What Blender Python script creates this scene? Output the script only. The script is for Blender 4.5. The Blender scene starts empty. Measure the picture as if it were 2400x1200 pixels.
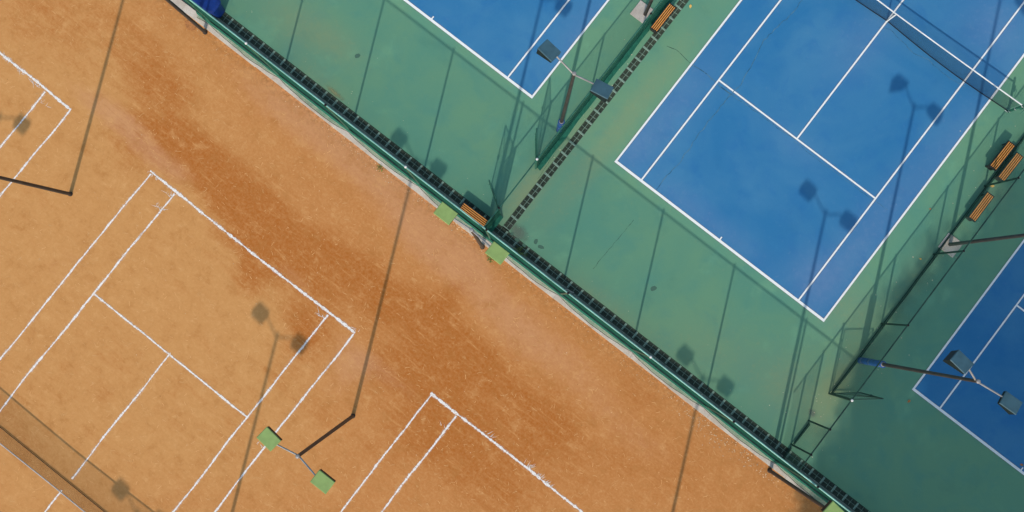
import bpy, bmesh, math, random
from mathutils import Vector, Matrix, noise as mnoise

random.seed(7)
scene = bpy.context.scene
COL = scene.collection
R = math.radians

# ------------------------------------------------------------------ camera
CAM = Vector((-5.283, -7.111, 32.113))
ROT = [[0.7895168151369842, 0.6137197725361604, -0.0033525235445478504],
       [-0.6126545608062145, 0.7884460396191729, 0.054838232394798896],
       [0.03629859142304985, -0.04124176774830598, 0.9984896238087291]]
FPX = 1800.0                                     # focal length for a 2400 px wide picture


def at(px, py, z=0.0):
    """point of the ground (or of height z) that the photograph shows at px, py"""
    c = ((px - 1200) / FPX, -(py - 600) / FPX, -1.0)
    d = Vector([sum(ROT[r][k] * c[r] for r in range(3)) for k in range(3)])
    return CAM + d * ((z - CAM.z) / d.z)


cam_data = bpy.data.cameras.new('camera')
cam = bpy.data.objects.new('camera', cam_data)
COL.objects.link(cam)
m = Matrix([[ROT[0][i], ROT[1][i], ROT[2][i]] for i in range(3)]).to_4x4()
m.translation = CAM
cam.matrix_world = m
cam_data.sensor_width = 36
cam_data.lens = FPX / 2400 * 36
cam_data.clip_start = 0.1
cam_data.clip_end = 2000
scene.camera = cam

# ------------------------------------------------------------------ light
SUN = Vector((0.562, -1.235, 1.0)).normalized()
elev = math.asin(SUN.z)
azim = math.atan2(SUN.x, SUN.y)                  # clockwise from +Y
world = bpy.data.worlds.new('World')
scene.world = world
world.use_nodes = True
wn = world.node_tree
bg = wn.nodes['Background']
sky = wn.nodes.new('ShaderNodeTexSky')
sky.sky_type = 'NISHITA'
sky.sun_disc = False
sky.sun_elevation = elev
sky.sun_rotation = azim
sky.dust_density = 1.0
tint = wn.nodes.new('ShaderNodeMix')                # a slightly hazy sky
tint.data_type = 'RGBA'
tint.blend_type = 'MULTIPLY'
tint.inputs[0].default_value = 1.0
wn.links.new(sky.outputs[0], tint.inputs[6])
tint.inputs[7].default_value = (0.97, 1.0, 0.90, 1)
wn.links.new(tint.outputs[2], bg.inputs[0])
bg.inputs[1].default_value = 0.15
sd = bpy.data.lights.new('sun', 'SUN')
sd.energy = 2.12
sd.angle = R(0.7)
sd.color = (1.0, 0.92, 0.82)
so = bpy.data.objects.new('sun', sd)
COL.objects.link(so)
so.rotation_euler = SUN.to_track_quat('Z', 'Y').to_euler()
so.location = (10, -20, 40)
vs = scene.view_settings
vs.view_transform = 'Standard'
vs.look = 'None'
vs.exposure = 0.6
vs.gamma = 1.0


# ------------------------------------------------------------------ node helpers
def srgb(r, g, b):
    def f(c):
        c /= 255.0
        return c / 12.92 if c <= 0.04045 else ((c + 0.055) / 1.055) ** 2.4
    return (f(r), f(g), f(b), 1.0)


class NT:
    def __init__(self, name, rough=0.7, spec=0.3, metal=0.0):
        self.m = bpy.data.materials.new(name)
        self.m.use_nodes = True
        self.t = self.m.node_tree
        self.b = self.t.nodes['Principled BSDF']
        self.b.inputs['Roughness'].default_value = rough
        self.b.inputs['Specular IOR Level'].default_value = spec
        self.b.inputs['Metallic'].default_value = metal
        self.co = self.t.nodes.new('ShaderNodeTexCoord').outputs['Object']

    def link(self, a, b):
        self.t.links.new(a, b)

    def put(self, sock, v):
        if isinstance(v, (int, float)):
            sock.default_value = v
        elif isinstance(v, tuple):
            sock.default_value = v
        else:
            self.link(v, sock)

    def noise(self, scale, detail=4, rough=0.55, dist=0.0, stretch=None):
        n = self.t.nodes.new('ShaderNodeTexNoise')
        n.inputs['Scale'].default_value = scale
        n.inputs['Detail'].default_value = detail
        n.inputs['Roughness'].default_value = rough
        n.inputs['Distortion'].default_value = dist
        co = self.co
        if stretch:
            mp = self.t.nodes.new('ShaderNodeMapping')
            mp.inputs['Scale'].default_value = stretch[:3]
            if len(stretch) > 3:
                mp.inputs['Rotation'].default_value = (0, 0, stretch[3])
            self.link(co, mp.inputs[0])
            co = mp.outputs[0]
        self.link(co, n.inputs['Vector'])
        return n.outputs['Fac']

    def voronoi(self, scale, rnd=1.0):
        n = self.t.nodes.new('ShaderNodeTexVoronoi')
        n.inputs['Scale'].default_value = scale
        n.inputs['Randomness'].default_value = rnd
        self.link(self.co, n.inputs['Vector'])
        return n

    def math(self, op, a, b=0.0, clamp=False):
        n = self.t.nodes.new('ShaderNodeMath')
        n.operation = op
        n.use_clamp = clamp
        self.put(n.inputs[0], a)
        self.put(n.inputs[1], b)
        return n.outputs[0]

    def step(self, v, lo, hi, to0=0.0, to1=1.0):
        n = self.t.nodes.new('ShaderNodeMapRange')
        n.interpolation_type = 'SMOOTHSTEP'
        self.put(n.inputs[0], v)
        for i, x in enumerate((lo, hi, to0, to1)):
            n.inputs[i + 1].default_value = x
        return n.outputs[0]

    def mix(self, f, a, b, mode='MIX'):
        n = self.t.nodes.new('ShaderNodeMix')
        n.data_type = 'RGBA'
        n.blend_type = mode
        self.put(n.inputs[0], f)
        self.put(n.inputs[6], a)
        self.put(n.inputs[7], b)
        return n.outputs[2]

    def attr(self, name):
        n = self.t.nodes.new('ShaderNodeAttribute')
        n.attribute_name = name
        return n.outputs['Fac']

    def color(self, v):
        self.put(self.b.inputs['Base Color'], v)

    def bump(self, h, dist, strength=1.0):
        n = self.t.nodes.new('ShaderNodeBump')
        n.inputs['Distance'].default_value = dist
        n.inputs['Strength'].default_value = strength
        self.link(h, n.inputs['Height'])
        self.link(n.outputs[0], self.b.inputs['Normal'])

    def alpha(self, v):
        self.put(self.b.inputs['Alpha'], v)


def lin(r, g, b):
    return (r, g, b, 1.0)


def simple(name, col, rough=0.6, spec=0.3, metal=0.0, var=0.25, scale=6.0, grime=None):
    n = NT(name, rough, spec, metal)
    f = n.noise(scale, 5, 0.6)
    dark = tuple(c * (1 - var) for c in col[:3]) + (1.0,)
    light = tuple(min(1, c * (1 + var)) for c in col[:3]) + (1.0,)
    c = n.mix(n.step(f, 0.3, 0.7), dark, light)
    if grime:
        c = n.mix(n.step(n.noise(scale * 2.3, 6, 0.7), 0.55, 0.8), c, grime)
    n.color(c)
    return n.m


# ------------------------------------------------------------------ materials
# clay -------------------------------------------------------------
n = NT('clay', 0.95, 0.15)
damp_shade = n.attr('damp_shade')
tan = n.attr('tan')
dust = n.attr('dust')
n1 = n.noise(0.5, 6, 0.62, 0.6)
n2 = n.noise(2.2, 6, 0.65, 1.2)
n3 = n.noise(9.0, 5, 0.7, 0.5)
n4 = n.noise(5.0, 5, 0.7, 0.8, (1.0, 2.6, 1.0, R(20)))
n6 = n.noise(30.0, 3, 0.7)
tanf = n.math('ADD', tan, n.math('MULTIPLY', n.math('SUBTRACT', n1, 0.5), 0.7))
base = n.mix(n.step(tanf, -0.05, 1.0), lin(0.490, 0.192, 0.055), lin(0.535, 0.250, 0.080))
n9 = n.noise(0.8, 7, 0.7, 0.35, (0.40, 2.6, 1.0, R(-6)))
n10 = n.noise(2.4, 6, 0.72, 0.3, (0.35, 2.4, 1.0, R(-10)))
edge = n.attr('edge')
dsum = n.math('ADD', n.math('ADD', damp_shade, n.math('MULTIPLY', n.math('SUBTRACT', n9, 0.5), 0.85)), n.math('ADD', n.math('MULTIPLY', n.math('SUBTRACT', n1, 0.5), 0.8),
                                   n.math('MULTIPLY', n.math('SUBTRACT', n2, 0.5), 0.75)))
base = n.mix(n.step(dsum, 0.0, 0.82), base, lin(0.385, 0.112, 0.016))
base = n.mix(n.math('MULTIPLY', n.step(n.math('ADD', dust, n.math('MULTIPLY', n.math('SUBTRACT', n2, 0.5), 0.6)), 0.2, 0.9), 0.6),
             base, lin(0.545, 0.265, 0.135))
base = n.mix(n.math('MULTIPLY', n.step(n3, 0.35, 0.75), 0.30), base, lin(0.66, 0.36, 0.145))
base = n.mix(n.math('MULTIPLY', n.step(n4, 0.55, 0.85), 0.34), base, lin(0.70, 0.42, 0.18))
base = n.mix(n.math('MULTIPLY', n.step(n2, 0.50, 0.25), 0.22), base, lin(0.36, 0.145, 0.036))
base = n.mix(n.math('MULTIPLY', n.step(n10, 0.53, 0.72), n.step(damp_shade, 0.0, 0.5, 0.15, 0.55)), base, lin(0.66, 0.33, 0.120))
base = n.mix(n.math('MULTIPLY', n.step(n10, 0.47, 0.30), n.step(damp_shade, 0.0, 0.5, 0.12, 0.50)), base, lin(0.36, 0.112, 0.018))
base = n.mix(n.math('MULTIPLY', edge, n.step(n.noise(6.0, 6, 0.8, 0.5), 0.40, 0.62)), base, lin(0.235, 0.115, 0.042))
base = n.mix(n.math('MULTIPLY', edge, n.step(n.noise(17.0, 4, 0.8), 0.60, 0.70)), base, lin(0.72, 0.50, 0.29))
n7 = n.noise(1.3, 9, 0.72, 0.25)
n8 = n.noise(3.0, 7, 0.75, 0.8, (1.0, 2.0, 1.0, R(-15)))
base = n.mix(n.math('MULTIPLY', n.step(n7, 0.50, 0.32), 0.42), base, lin(0.385, 0.148, 0.034))
base = n.mix(n.math('MULTIPLY', n.step(n7, 0.52, 0.70), 0.40), base, lin(0.66, 0.35, 0.135))
base = n.mix(n.math('MULTIPLY', n.step(n8, 0.54, 0.72), 0.40), base, lin(0.70, 0.40, 0.165))
base = n.mix(n.math('MULTIPLY', n.step(n8, 0.46, 0.30), 0.30), base, lin(0.40, 0.16, 0.045))
v = n.voronoi(3.2)
sp = n.math('MULTIPLY', n.step(v.outputs['Distance'], 0.075, 0.035), n.step(n.noise(0.9, 3), 0.50, 0.66))
base = n.mix(n.math('MULTIPLY', sp, 0.8), base, lin(0.85, 0.58, 0.32))
v2 = n.voronoi(1.5)
sp2 = n.math('MULTIPLY', n.step(v2.outputs['Distance'], 0.035, 0.02), n.step(n.noise(0.7, 2), 0.5, 0.6))
base = n.mix(n.math('MULTIPLY', sp2, 0.7), base, lin(0.07, 0.03, 0.012))
base = n.mix(n.math('MULTIPLY', n.math('SUBTRACT', n6, 0.35, True), 0.5), base, lin(0.33, 0.135, 0.045))
n.color(base)
n.bump(n6, 0.006, 0.3)
CLAY = n.m


# acrylic paint of the hard courts -----------------------------------
def acrylic(name, c0, c1, c2, stain, grain=0.10):
    n = NT(name, 0.82, 0.25)
    a = n.noise(0.22, 5, 0.55, 0.8)
    b = n.noise(0.9, 5, 0.6, 0.5)
    c = n.noise(26.0, 3, 0.7)
    d = n.noise(4.5, 5, 0.65, 0.4)
    col = n.mix(n.step(a, 0.32, 0.68), c0, c1)
    col = n.mix(n.math('MULTIPLY', n.step(b, 0.45, 0.75), 0.55), col, c2)
    col = n.mix(n.math('MULTIPLY', n.attr('dirt_dapple'), 0.75), col, stain)
    dd = n.math('MULTIPLY', n.step(n.math('ADD', d, n.math('MULTIPLY', n.attr('dirt_dapple'), 0.25)), 0.58, 0.78), 0.22)
    col = n.mix(dd, col, stain)
    g = n.math('MULTIPLY', n.math('SUBTRACT', c, 0.5), grain * 5)
    col = n.mix(n.math('ABSOLUTE', g), col, n.mix(n.step(c, 0.49, 0.51), tuple(x * 0.6 for x in c0[:3]) + (1,), tuple(min(1, x * 1.5) for x in c1[:3]) + (1,)))
    e = n.noise(0.55, 6, 0.62, 0.3)
    col = n.mix(n.math('MULTIPLY', n.step(e, 0.56, 0.74), 0.28 if grain > .09 else 0.12), col, tuple(min(1, x * 1.45) for x in c1[:3]) + (1,))
    col = n.mix(n.math('MULTIPLY', n.step(e, 0.44, 0.28), 0.22 if grain > .09 else 0.12), col, tuple(x * 0.72 for x in c2[:3]) + (1,))
    v = n.voronoi(1.1)
    s = n.math('MULTIPLY', n.step(v.outputs['Distance'], 0.022, 0.012), n.step(n.noise(0.8, 2), 0.5, 0.62))
    col = n.mix(n.math('MULTIPLY', s, 0.7), col, lin(0.45, 0.5, 0.42))
    n.color(col)
    n.bump(c, 0.004, 0.25)
    return n.m


GREEN = acrylic('green_acrylic', lin(0.095, 0.252, 0.170), lin(0.128, 0.275, 0.160), lin(0.080, 0.238, 0.178), lin(0.235, 0.265, 0.130))
BLUE = acrylic('blue_acrylic', lin(0.020, 0.150, 0.325), lin(0.045, 0.185, 0.345), lin(0.014, 0.130, 0.325), lin(0.125, 0.215, 0.37), 0.08)

n = NT('court_line_paint', 0.7, 0.3)
f = n.noise(7, 6, 0.7)
n.color(n.mix(n.math('MULTIPLY', n.step(f, 0.55, 0.8), 0.5), lin(0.76, 0.76, 0.74), lin(0.52, 0.51, 0.46)))
LINE = n.m

n = NT('line_edge_dust', 0.95, 0.1)
n.color(lin(0.36, 0.22, 0.16))
n.alpha(n.math('MULTIPLY', n.step(n.noise(5, 5, 0.7), 0.35, 0.65), 0.55))
EDGE = n.m

n = NT('chalk', 0.95, 0.1)
f = n.noise(14, 6, 0.75)
n.color(n.mix(n.step(f, 0.42, 0.72), lin(0.80, 0.77, 0.74), lin(0.60, 0.46, 0.36)))
n.alpha(n.math('MULTIPLY', n.step(n.noise(11, 6, 0.8, 0.5), 0.32, 0.47), n.step(n.noise(0.9, 4, 0.7), 0.28, 0.42, 0.45, 1.0)))
CHALK = n.m

n = NT('chalk_dust', 0.95, 0.1)
n.color(lin(0.78, 0.70, 0.64))
n.alpha(n.math('MULTIPLY', n.step(n.noise(9, 6, 0.8, 0.6), 0.40, 0.75), 0.62))
CHALKDUST = n.m

n = NT('old_concrete', 0.9, 0.2)
f = n.noise(1.6, 6, 0.65)
g = n.noise(28, 4, 0.75)
c = n.mix(n.step(f, 0.3, 0.7), lin(0.48, 0.40, 0.33), lin(0.60, 0.53, 0.46))
c = n.mix(n.math('MULTIPLY', n.step(g, 0.5, 0.68), 0.45), c, lin(0.20, 0.17, 0.14))
c = n.mix(n.math('MULTIPLY', n.step(n.noise(3.4, 6, 0.7), 0.58, 0.75), 0.5), c, lin(0.44, 0.24, 0.12))
n.color(c)
n.bump(g, 0.01, 0.4)
CONC = n.m

n = NT('gutter_concrete', 0.95, 0.2)
f = n.noise(1.1, 6, 0.7, 0.8)
g = n.noise(5, 6, 0.75, 1.0)
c = n.mix(n.step(f, 0.3, 0.7), lin(0.095, 0.140, 0.115), lin(0.20, 0.235, 0.18))
c = n.mix(n.math('MULTIPLY', n.step(g, 0.52, 0.66), 0.75), c, lin(0.33, 0.31, 0.25))
n.color(c)
n.bump(g, 0.02, 0.5)
GUTTER = n.m

n = NT('dark_trough', 1.0, 0.05)
n.color(n.mix(n.step(n.noise(6, 5, 0.7), 0.4, 0.7), lin(0.018, 0.022, 0.019), lin(0.06, 0.06, 0.042)))
TROUGH = n.m

n = NT('grate_slats', 0.7, 0.25)
n.color(n.mix(n.step(n.noise(7, 5, 0.7), 0.35, 0.75), lin(0.040, 0.062, 0.048), lin(0.12, 0.15, 0.10)))
GRATE = n.m
GRATEBAR = simple('grate_bar_dust', lin(0.20, 0.295, 0.23), 0.85, 0.2, var=0.35, scale=5, grime=lin(0.25, 0.26, 0.18))

GREENPIPE = simple('green_pipe_paint', lin(0.020, 0.105, 0.070), 0.45, 0.45, var=0.3, scale=4)
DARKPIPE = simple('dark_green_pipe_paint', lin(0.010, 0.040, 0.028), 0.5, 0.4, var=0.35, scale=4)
RAIL = simple('pale_green_rail_paint', lin(0.17, 0.37, 0.315), 0.45, 0.5, var=0.25, scale=1.2)
CAPW = simple('white_post_cap', lin(0.62, 0.59, 0.57), 0.35, 0.5, var=0.08)
CAPB = simple('open_pipe_end', lin(0.010, 0.008, 0.010), 0.8, 0.2, var=0.3)
WIRE = simple('green_coated_wire', lin(0.006, 0.058, 0.038), 0.7, 0.12, var=0.3, scale=1.5)
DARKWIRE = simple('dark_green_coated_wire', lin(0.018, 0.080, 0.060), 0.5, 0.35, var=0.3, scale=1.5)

n = NT('windscreen_cloth', 0.85, 0.15)
f = n.noise(1.3, 5, 0.6, 0.4, (0.6, 6, 6))
n.color(n.mix(n.step(f, 0.3, 0.7), lin(0.009, 0.078, 0.052), lin(0.018, 0.120, 0.080)))
CLOTH = n.m
n = NT('corner_cloth', 0.85, 0.15)
n.color(n.mix(n.step(n.noise(1.3, 5, 0.6, 0.4), 0.3, 0.7), lin(0.009, 0.078, 0.052), lin(0.018, 0.120, 0.080)))
n.alpha(0.72)
CORNERCLOTH = n.m
n = NT('windscreen_thin_cloth', 0.9, 0.15)
f = n.noise(2.0, 5, 0.6, 0.3)
n.color(n.mix(n.step(f, 0.3, 0.7), lin(0.12, 0.20, 0.13), lin(0.24, 0.27, 0.19)))
n.alpha(n.step(n.noise(3.0, 5, 0.6), 0.2, 0.8, 0.55, 0.85))
THINCLOTH = n.m
HEM = simple('dark_hem', lin(0.030, 0.038, 0.026), 0.8, 0.2)

POLE = simple('galvanised_pole_brown_grey', lin(0.046, 0.040, 0.036), 0.55, 0.4, 0.2, var=0.25, scale=2.5)
ARM = simple('galvanised_arm', lin(0.30, 0.28, 0.27), 0.5, 0.45, 0.3, var=0.2, scale=3)
PAD = simple('blue_pad', lin(0.013, 0.075, 0.270), 0.5, 0.4, var=0.3, scale=3)
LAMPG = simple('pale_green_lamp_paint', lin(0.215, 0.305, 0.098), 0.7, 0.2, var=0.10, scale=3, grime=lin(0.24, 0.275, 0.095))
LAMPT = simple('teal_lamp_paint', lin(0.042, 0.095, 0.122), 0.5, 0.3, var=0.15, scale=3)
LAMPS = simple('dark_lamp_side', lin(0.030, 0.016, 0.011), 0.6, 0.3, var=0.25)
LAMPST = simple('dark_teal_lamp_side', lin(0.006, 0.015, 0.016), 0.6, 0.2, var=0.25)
n = NT('lamp_glass', 0.5, 0.15)
n.color(n.mix(n.noise(3), lin(0.012, 0.014, 0.016), lin(0.03, 0.032, 0.035)))
GLASS = n.m

n = NT('varnished_slat_wood', 0.55, 0.35)
oi = n.t.nodes.new('ShaderNodeObjectInfo')
f = n.noise(3.5, 6, 0.7, 0.8, (1, 14, 14))
f2 = n.noise(2.2, 4, 0.6)
c = n.mix(n.step(f, 0.3, 0.72), lin(0.58, 0.200, 0.036), lin(0.82, 0.36, 0.080))
c = n.mix(n.math('MULTIPLY', n.step(f2, 0.5, 0.75), 0.6), c, lin(0.82, 0.48, 0.19))
n.color(c)
WOOD = n.m
BLACKSTEEL = simple('black_steel', lin(0.016, 0.015, 0.016), 0.5, 0.4, var=0.3)
BLUEBIN = simple('blue_plastic', lin(0.004, 0.028, 0.170), 0.5, 0.35, var=0.25, scale=3)
BLUELIT = simple('sunlit_blue_plastic', lin(0.020, 0.190, 0.520), 0.5, 0.35, var=0.2, scale=3)
NETCORD = simple('net_cord', lin(0.012, 0.026, 0.034), 0.8, 0.2)
CLAYNET = simple('brown_net_cord', lin(0.022, 0.013, 0.008), 0.85, 0.15)
TAPE = simple('white_net_tape', lin(0.68, 0.67, 0.66), 0.85, 0.15, var=0.12, scale=2)
GREYTAPE = simple('greyed_net_tape', lin(0.46, 0.42, 0.40), 0.85, 0.2, var=0.25, scale=2)
NETBLACK = simple('black_net_rope', lin(0.012, 0.010, 0.012), 0.8, 0.2)
CRACK = NT('crack_fill', 0.95, 0.1)
CRACK.color(CRACK.mix(CRACK.step(CRACK.noise(2.0, 5, 0.7), 0.35, 0.65), lin(0.030, 0.110, 0.190), lin(0.10, 0.20, 0.26)))
CRACK.alpha(CRACK.step(CRACK.noise(4, 5, 0.7), 0.25, 0.5, 0.35, 1.0))
CRACKM = CRACK.m
CG = NT('crack_fill_green', 0.95, 0.1)
CG.color(lin(0.075, 0.15, 0.105))
CG.alpha(CG.step(CG.noise(4, 5, 0.7), 0.3, 0.65, 0.1, 0.75))
CRACKG = CG.m
LEAFY = simple('yellow_leaf', lin(0.70, 0.42, 0.10), 0.7, 0.3, var=0.3, scale=20)
LEAFO = simple('brown_leaf', lin(0.40, 0.16, 0.05), 0.7, 0.3, var=0.3, scale=20)
WEED = simple('weed_leaf', lin(0.115, 0.170, 0.030), 0.7, 0.3, var=0.4, scale=8)
STONE = simple('pale_rubble', lin(0.56, 0.40, 0.25), 0.9, 0.2, var=0.4, scale=1.7)
STRAW = simple('pale_straw', lin(0.640, 0.345, 0.140), 0.95, 0.1, var=0.14, scale=0.7)
LITTER = simple('pale_litter', lin(0.52, 0.47, 0.33), 0.9, 0.1, var=0.4, scale=3)
BARK = simple('tree_bark', lin(0.10, 0.07, 0.05), 0.9, 0.1, var=0.4, scale=5)
TREELEAF = simple('tree_leaves', lin(0.045, 0.085, 0.025), 0.7, 0.3, var=0.4, scale=0.8)
PIPE = simple('plastic_drain_pipe', lin(0.5, 0.47, 0.42), 0.6, 0.3)


def stain_mat(name, col, strength, soft=0.5):
    n = NT(name, 0.85, 0.2)
    g = n.t.nodes.new('ShaderNodeTexGradient')
    g.gradient_type = 'SPHERICAL'
    mp = n.t.nodes.new('ShaderNodeMapping')
    tc = n.t.nodes.new('ShaderNodeTexCoord')
    n.link(tc.outputs['Generated'], mp.inputs[0])
    mp.inputs['Location'].default_value = (-1, -1, -0.0)
    mp.inputs['Scale'].default_value = (2, 2, 0)
    n.link(mp.outputs[0], g.inputs[0])
    s = n.math('ADD', g.outputs['Fac'], n.math('MULTIPLY', n.math('SUBTRACT', n.noise(3.5, 6, 0.75, 0.6), 0.5), 0.9))
    n.color(col)
    n.alpha(n.math('MULTIPLY', n.step(s, 0.28, 0.28 + soft), strength))
    return n.m


STAIN_DARK = stain_mat('old_damp_patch', lin(0.075, 0.155, 0.112), 0.85, 0.08)
STAIN_PURPLE = stain_mat('rust_bloom_patch', lin(0.175, 0.19, 0.155), 0.5, 0.6)
STAIN_PALE = stain_mat('dusty_patch', lin(0.30, 0.30, 0.15), 0.6, 0.6)


# ------------------------------------------------------------------ mesh helper
class MB:
    def __init__(self):
        self.v, self.f, self.mi, self.sm = [], [], [], []

    def add(self, vs, fs, mi=0, smooth=False):
        o = len(self.v)
        self.v += [tuple(p) for p in vs]
        for q in fs:
            self.f.append(tuple(i + o for i in q))
            self.mi.append(mi)
            self.sm.append(smooth)

    def quad(self, a, b, c, d, mi=0):
        self.add([a, b, c, d], [(0, 1, 2, 3)], mi)

    def box(self, c, s, mi=0, rot=0.0):
        hx, hy, hz = s[0] / 2, s[1] / 2, s[2] / 2
        cr, sr = math.cos(rot), math.sin(rot)
        p = []
        for z in (-hz, hz):
            for x, y in ((-hx, -hy), (hx, -hy), (hx, hy), (-hx, hy)):
                p.append((c[0] + x * cr - y * sr, c[1] + x * sr + y * cr, c[2] + z))
        self.add(p, [(3, 2, 1, 0), (4, 5, 6, 7), (0, 1, 5, 4), (1, 2, 6, 5), (2, 3, 7, 6), (3, 0, 4, 7)], mi)

    def tube(self, a, b, r0, r1=None, n=8, mi=0, caps=True, smooth=True):
        if r1 is None:
            r1 = r0
        a, b = Vector(a), Vector(b)
        d = (b - a).normalized()
        u = d.cross(Vector((0, 0, 1)))
        if u.length < 1e-4:
            u = Vector((1, 0, 0))
        u.normalize()
        w = d.cross(u)
        p = []
        for c, r in ((a, r0), (b, r1)):
            for k in range(n):
                t = 2 * math.pi * k / n
                p.append(c + (u * math.cos(t) + w * math.sin(t)) * r)
        self.add(p, [(k, (k + 1) % n, n + (k + 1) % n, n + k) for k in range(n)], mi, smooth)
        if caps:
            self.add(p[:n], [tuple(range(n))[::-1]], mi)
            self.add(p[n:], [tuple(range(n))], mi)

    def path(self, pts, r, n=6, mi=0):
        for a, b in zip(pts[:-1], pts[1:]):
            self.tube(a, b, r, r, n, mi)

    def dome(self, c, r, mi=0, n=10, h=0.7):
        rings = [(1.0, 0.0), (0.92, 0.45), (0.7, 0.75), (0.38, 0.95)]
        p = []
        for rr, zz in rings:
            for k in range(n):
                t = 2 * math.pi * k / n
                p.append((c[0] + r * rr * math.cos(t), c[1] + r * rr * math.sin(t), c[2] + r * h * zz))
        p.append((c[0], c[1], c[2] + r * h))
        f = []
        for i in range(len(rings) - 1):
            for k in range(n):
                f.append((i * n + k, i * n + (k + 1) % n, (i + 1) * n + (k + 1) % n, (i + 1) * n + k))
        o = (len(rings) - 1) * n
        for k in range(n):
            f.append((o + k, o + (k + 1) % n, len(p) - 1))
        self.add(p, f, mi, True)

    def build(self, name, mats, parent=None, kind=None):
        me = bpy.data.meshes.new(name)
        me.from_pydata(self.v, [], self.f)
        for mt in (mats if isinstance(mats, (list, tuple)) else [mats]):
            me.materials.append(mt)
        me.polygons.foreach_set('material_index', self.mi)
        me.polygons.foreach_set('use_smooth', self.sm)
        me.update()
        o = bpy.data.objects.new(name, me)
        COL.objects.link(o)
        if parent is not None:
            o.parent = parent
        if kind:
            o['kind'] = kind
        return o


def empty(name, label, cat, loc=(0, 0, 0), rz=0.0, group=None):
    o = bpy.data.objects.new(name, None)
    COL.objects.link(o)
    o.location = loc
    o.rotation_euler = (0, 0, rz)
    o.empty_display_size = 0.3
    tag(o, label, cat, group)
    return o


def tag(o, label, cat, group=None):
    o['label'] = label
    o['category'] = cat
    if group:
        o['group'] = group


def copy_tree(o, parent=None):
    c = o.copy()
    COL.objects.link(c)
    c.parent = parent
    for ch in list(o.children):
        copy_tree(ch, c)
    return c


def smooth01(t):
    t = max(0.0, min(1.0, t))
    return t * t * (3 - 2 * t)


# ------------------------------------------------------------------ ground sheets
def sheet(name, x0, x1, y0, y1, z, mat, step=0.5, attrs=None):
    nx, ny = max(1, int((x1 - x0) / step)), max(1, int((y1 - y0) / step))
    mb = MB()
    for j in range(ny + 1):
        for i in range(nx + 1):
            mb.v.append((x0 + (x1 - x0) * i / nx, y0 + (y1 - y0) * j / ny, z))
    for j in range(ny):
        for i in range(nx):
            a = j * (nx + 1) + i
            mb.f.append((a, a + 1, a + nx + 2, a + nx + 1))
            mb.mi.append(0)
            mb.sm.append(False)
    o = mb.build(name, mat, kind='structure')
    for an, fn in (attrs or {}).items():
        at_ = o.data.attributes.new(an, 'FLOAT', 'POINT')
        at_.data.foreach_set('value', [fn(p[0], p[1]) for p in mb.v])
    return o


def blobs(lst):
    """lst: (px, py, radius along X, radius along Y, strength, turn)"""
    out = []
    for px, py, rx, ry, s, a in lst:
        p = at(px, py)
        out.append((p.x, p.y, rx, ry, s, math.cos(R(a)), math.sin(R(a))))

    def fn(x, y):
        t = 0.0
        for cx, cy, rx, ry, s, c, sn in out:
            dx, dy = x - cx, y - cy
            u, w = (dx * c + dy * sn) / rx, (-dx * sn + dy * c) / ry
            d = u * u + w * w
            if d < 6:
                t += s * math.exp(-d)
        return t
    return fn


damp_shade_fn = blobs([(330, 300, 1.8, 1.3, .55, 0), (430, 350, 1.6, 1.0, .75, 0), (500, 400, 1.5, 1.1, .6, 0), (590, 490, 1.6, 1.2, .85, 0), (630, 570, 1.8, 1.3, .8, 0),
                 (700, 610, 1.5, 1.0, .45, 0), (590, 640, .7, .9, .55, 30), (800, 600, 2.2, 0.8, .55, 0), (860, 650, 1.6, .6, .4, 0),
                 (890, 720, 1.2, .9, .65, 0), (760, 680, 1.2, 1.0, .45, 0), (1060, 690, .5, 1.6, .55, -10), (1010, 760, 1.6, 1.0, .5, 0), (1050, 830, 1.6, .9, .85, 0), (1130, 850, 2.2, .9, .6, 0),
                 (1010, 730, 1.8, .7, .5, 0), (1000, 1010, 1.6, 2.0, .6, 0), (1150, 1110, 2.5, 1.6, .6, 0), (1100, 970, 2.5, 1.0, .45, 0), (1300, 1030, 2.6, 1.3, .45, 0),
                 (390, 200, 1.4, 0.9, .6, 0), (330, 100, 2.0, 1.4, .35, 0), (120, 30, 3, 1.5, .35, 0), (700, 820, .8, 1.2, .5, 0), (720, 760, 1.2, .7, .5, 0),
                 (890, 860, .9, 1.0, .45, 0), (960, 880, 1.4, 1.4, .5, 0), (1280, 960, 2, 1.0, .35, 0), (1560, 1100, 2.2, 1.2, .35, 0), (1500, 930, 1.6, .9, .35, 0),
                 (560, 1010, 1.5, 2.0, .25, 0), (25, 960, 1.6, .7, .28, 0), (240, 900, 3, 3, .12, 0), (760, 960, .9, .5, .35, 0)])  # the patch at the lower left edge is a soft shadow painted in
tan_fn0 = blobs([(100, 500, 8, 6, .9, 0), (330, 660, 6, 5, .8, 0), (300, 900, 7, 5, .55, 0), (100, 250, 7, 4, .6, 0), (450, 800, 4, 4, .5, 0), (250, 60, 7, 4, .4, 0), (620, 1000, 4, 4, .25, 0), (60, 1150, 5, 3, .6, 0)])
dust_fn = blobs([(330, 330, 2.2, .6, .7, -12), (230, 250, 2.2, .6, .6, 0), (420, 400, 1.2, .5, .5, 0), (900, 870, 3.2, .5, .5, 0), (830, 860, 1, .6, .4, 0), (760, 300, 4, 1.0, .55, 0), (900, 420, 4, 1.2, .6, 0),
                 (1070, 620, 2.6, .9, .6, 0), (1000, 560, 2.4, 1.2, .45, 0), (1330, 850, 3, 1.2, .5, 0), (1200, 760, 2, 1.2, .5, 0), (1500, 1040, 3, 1.0, .4, 0), (690, 650, 1.4, .4, .5, 0), (620, 230, 3, 1.0, .35, 0), (170, 620, 2, 2, .3, 0),
                 (1120, 600, .8, .5, .4, 0), (790, 890, 1.2, 1.4, .4, 0)])

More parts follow.
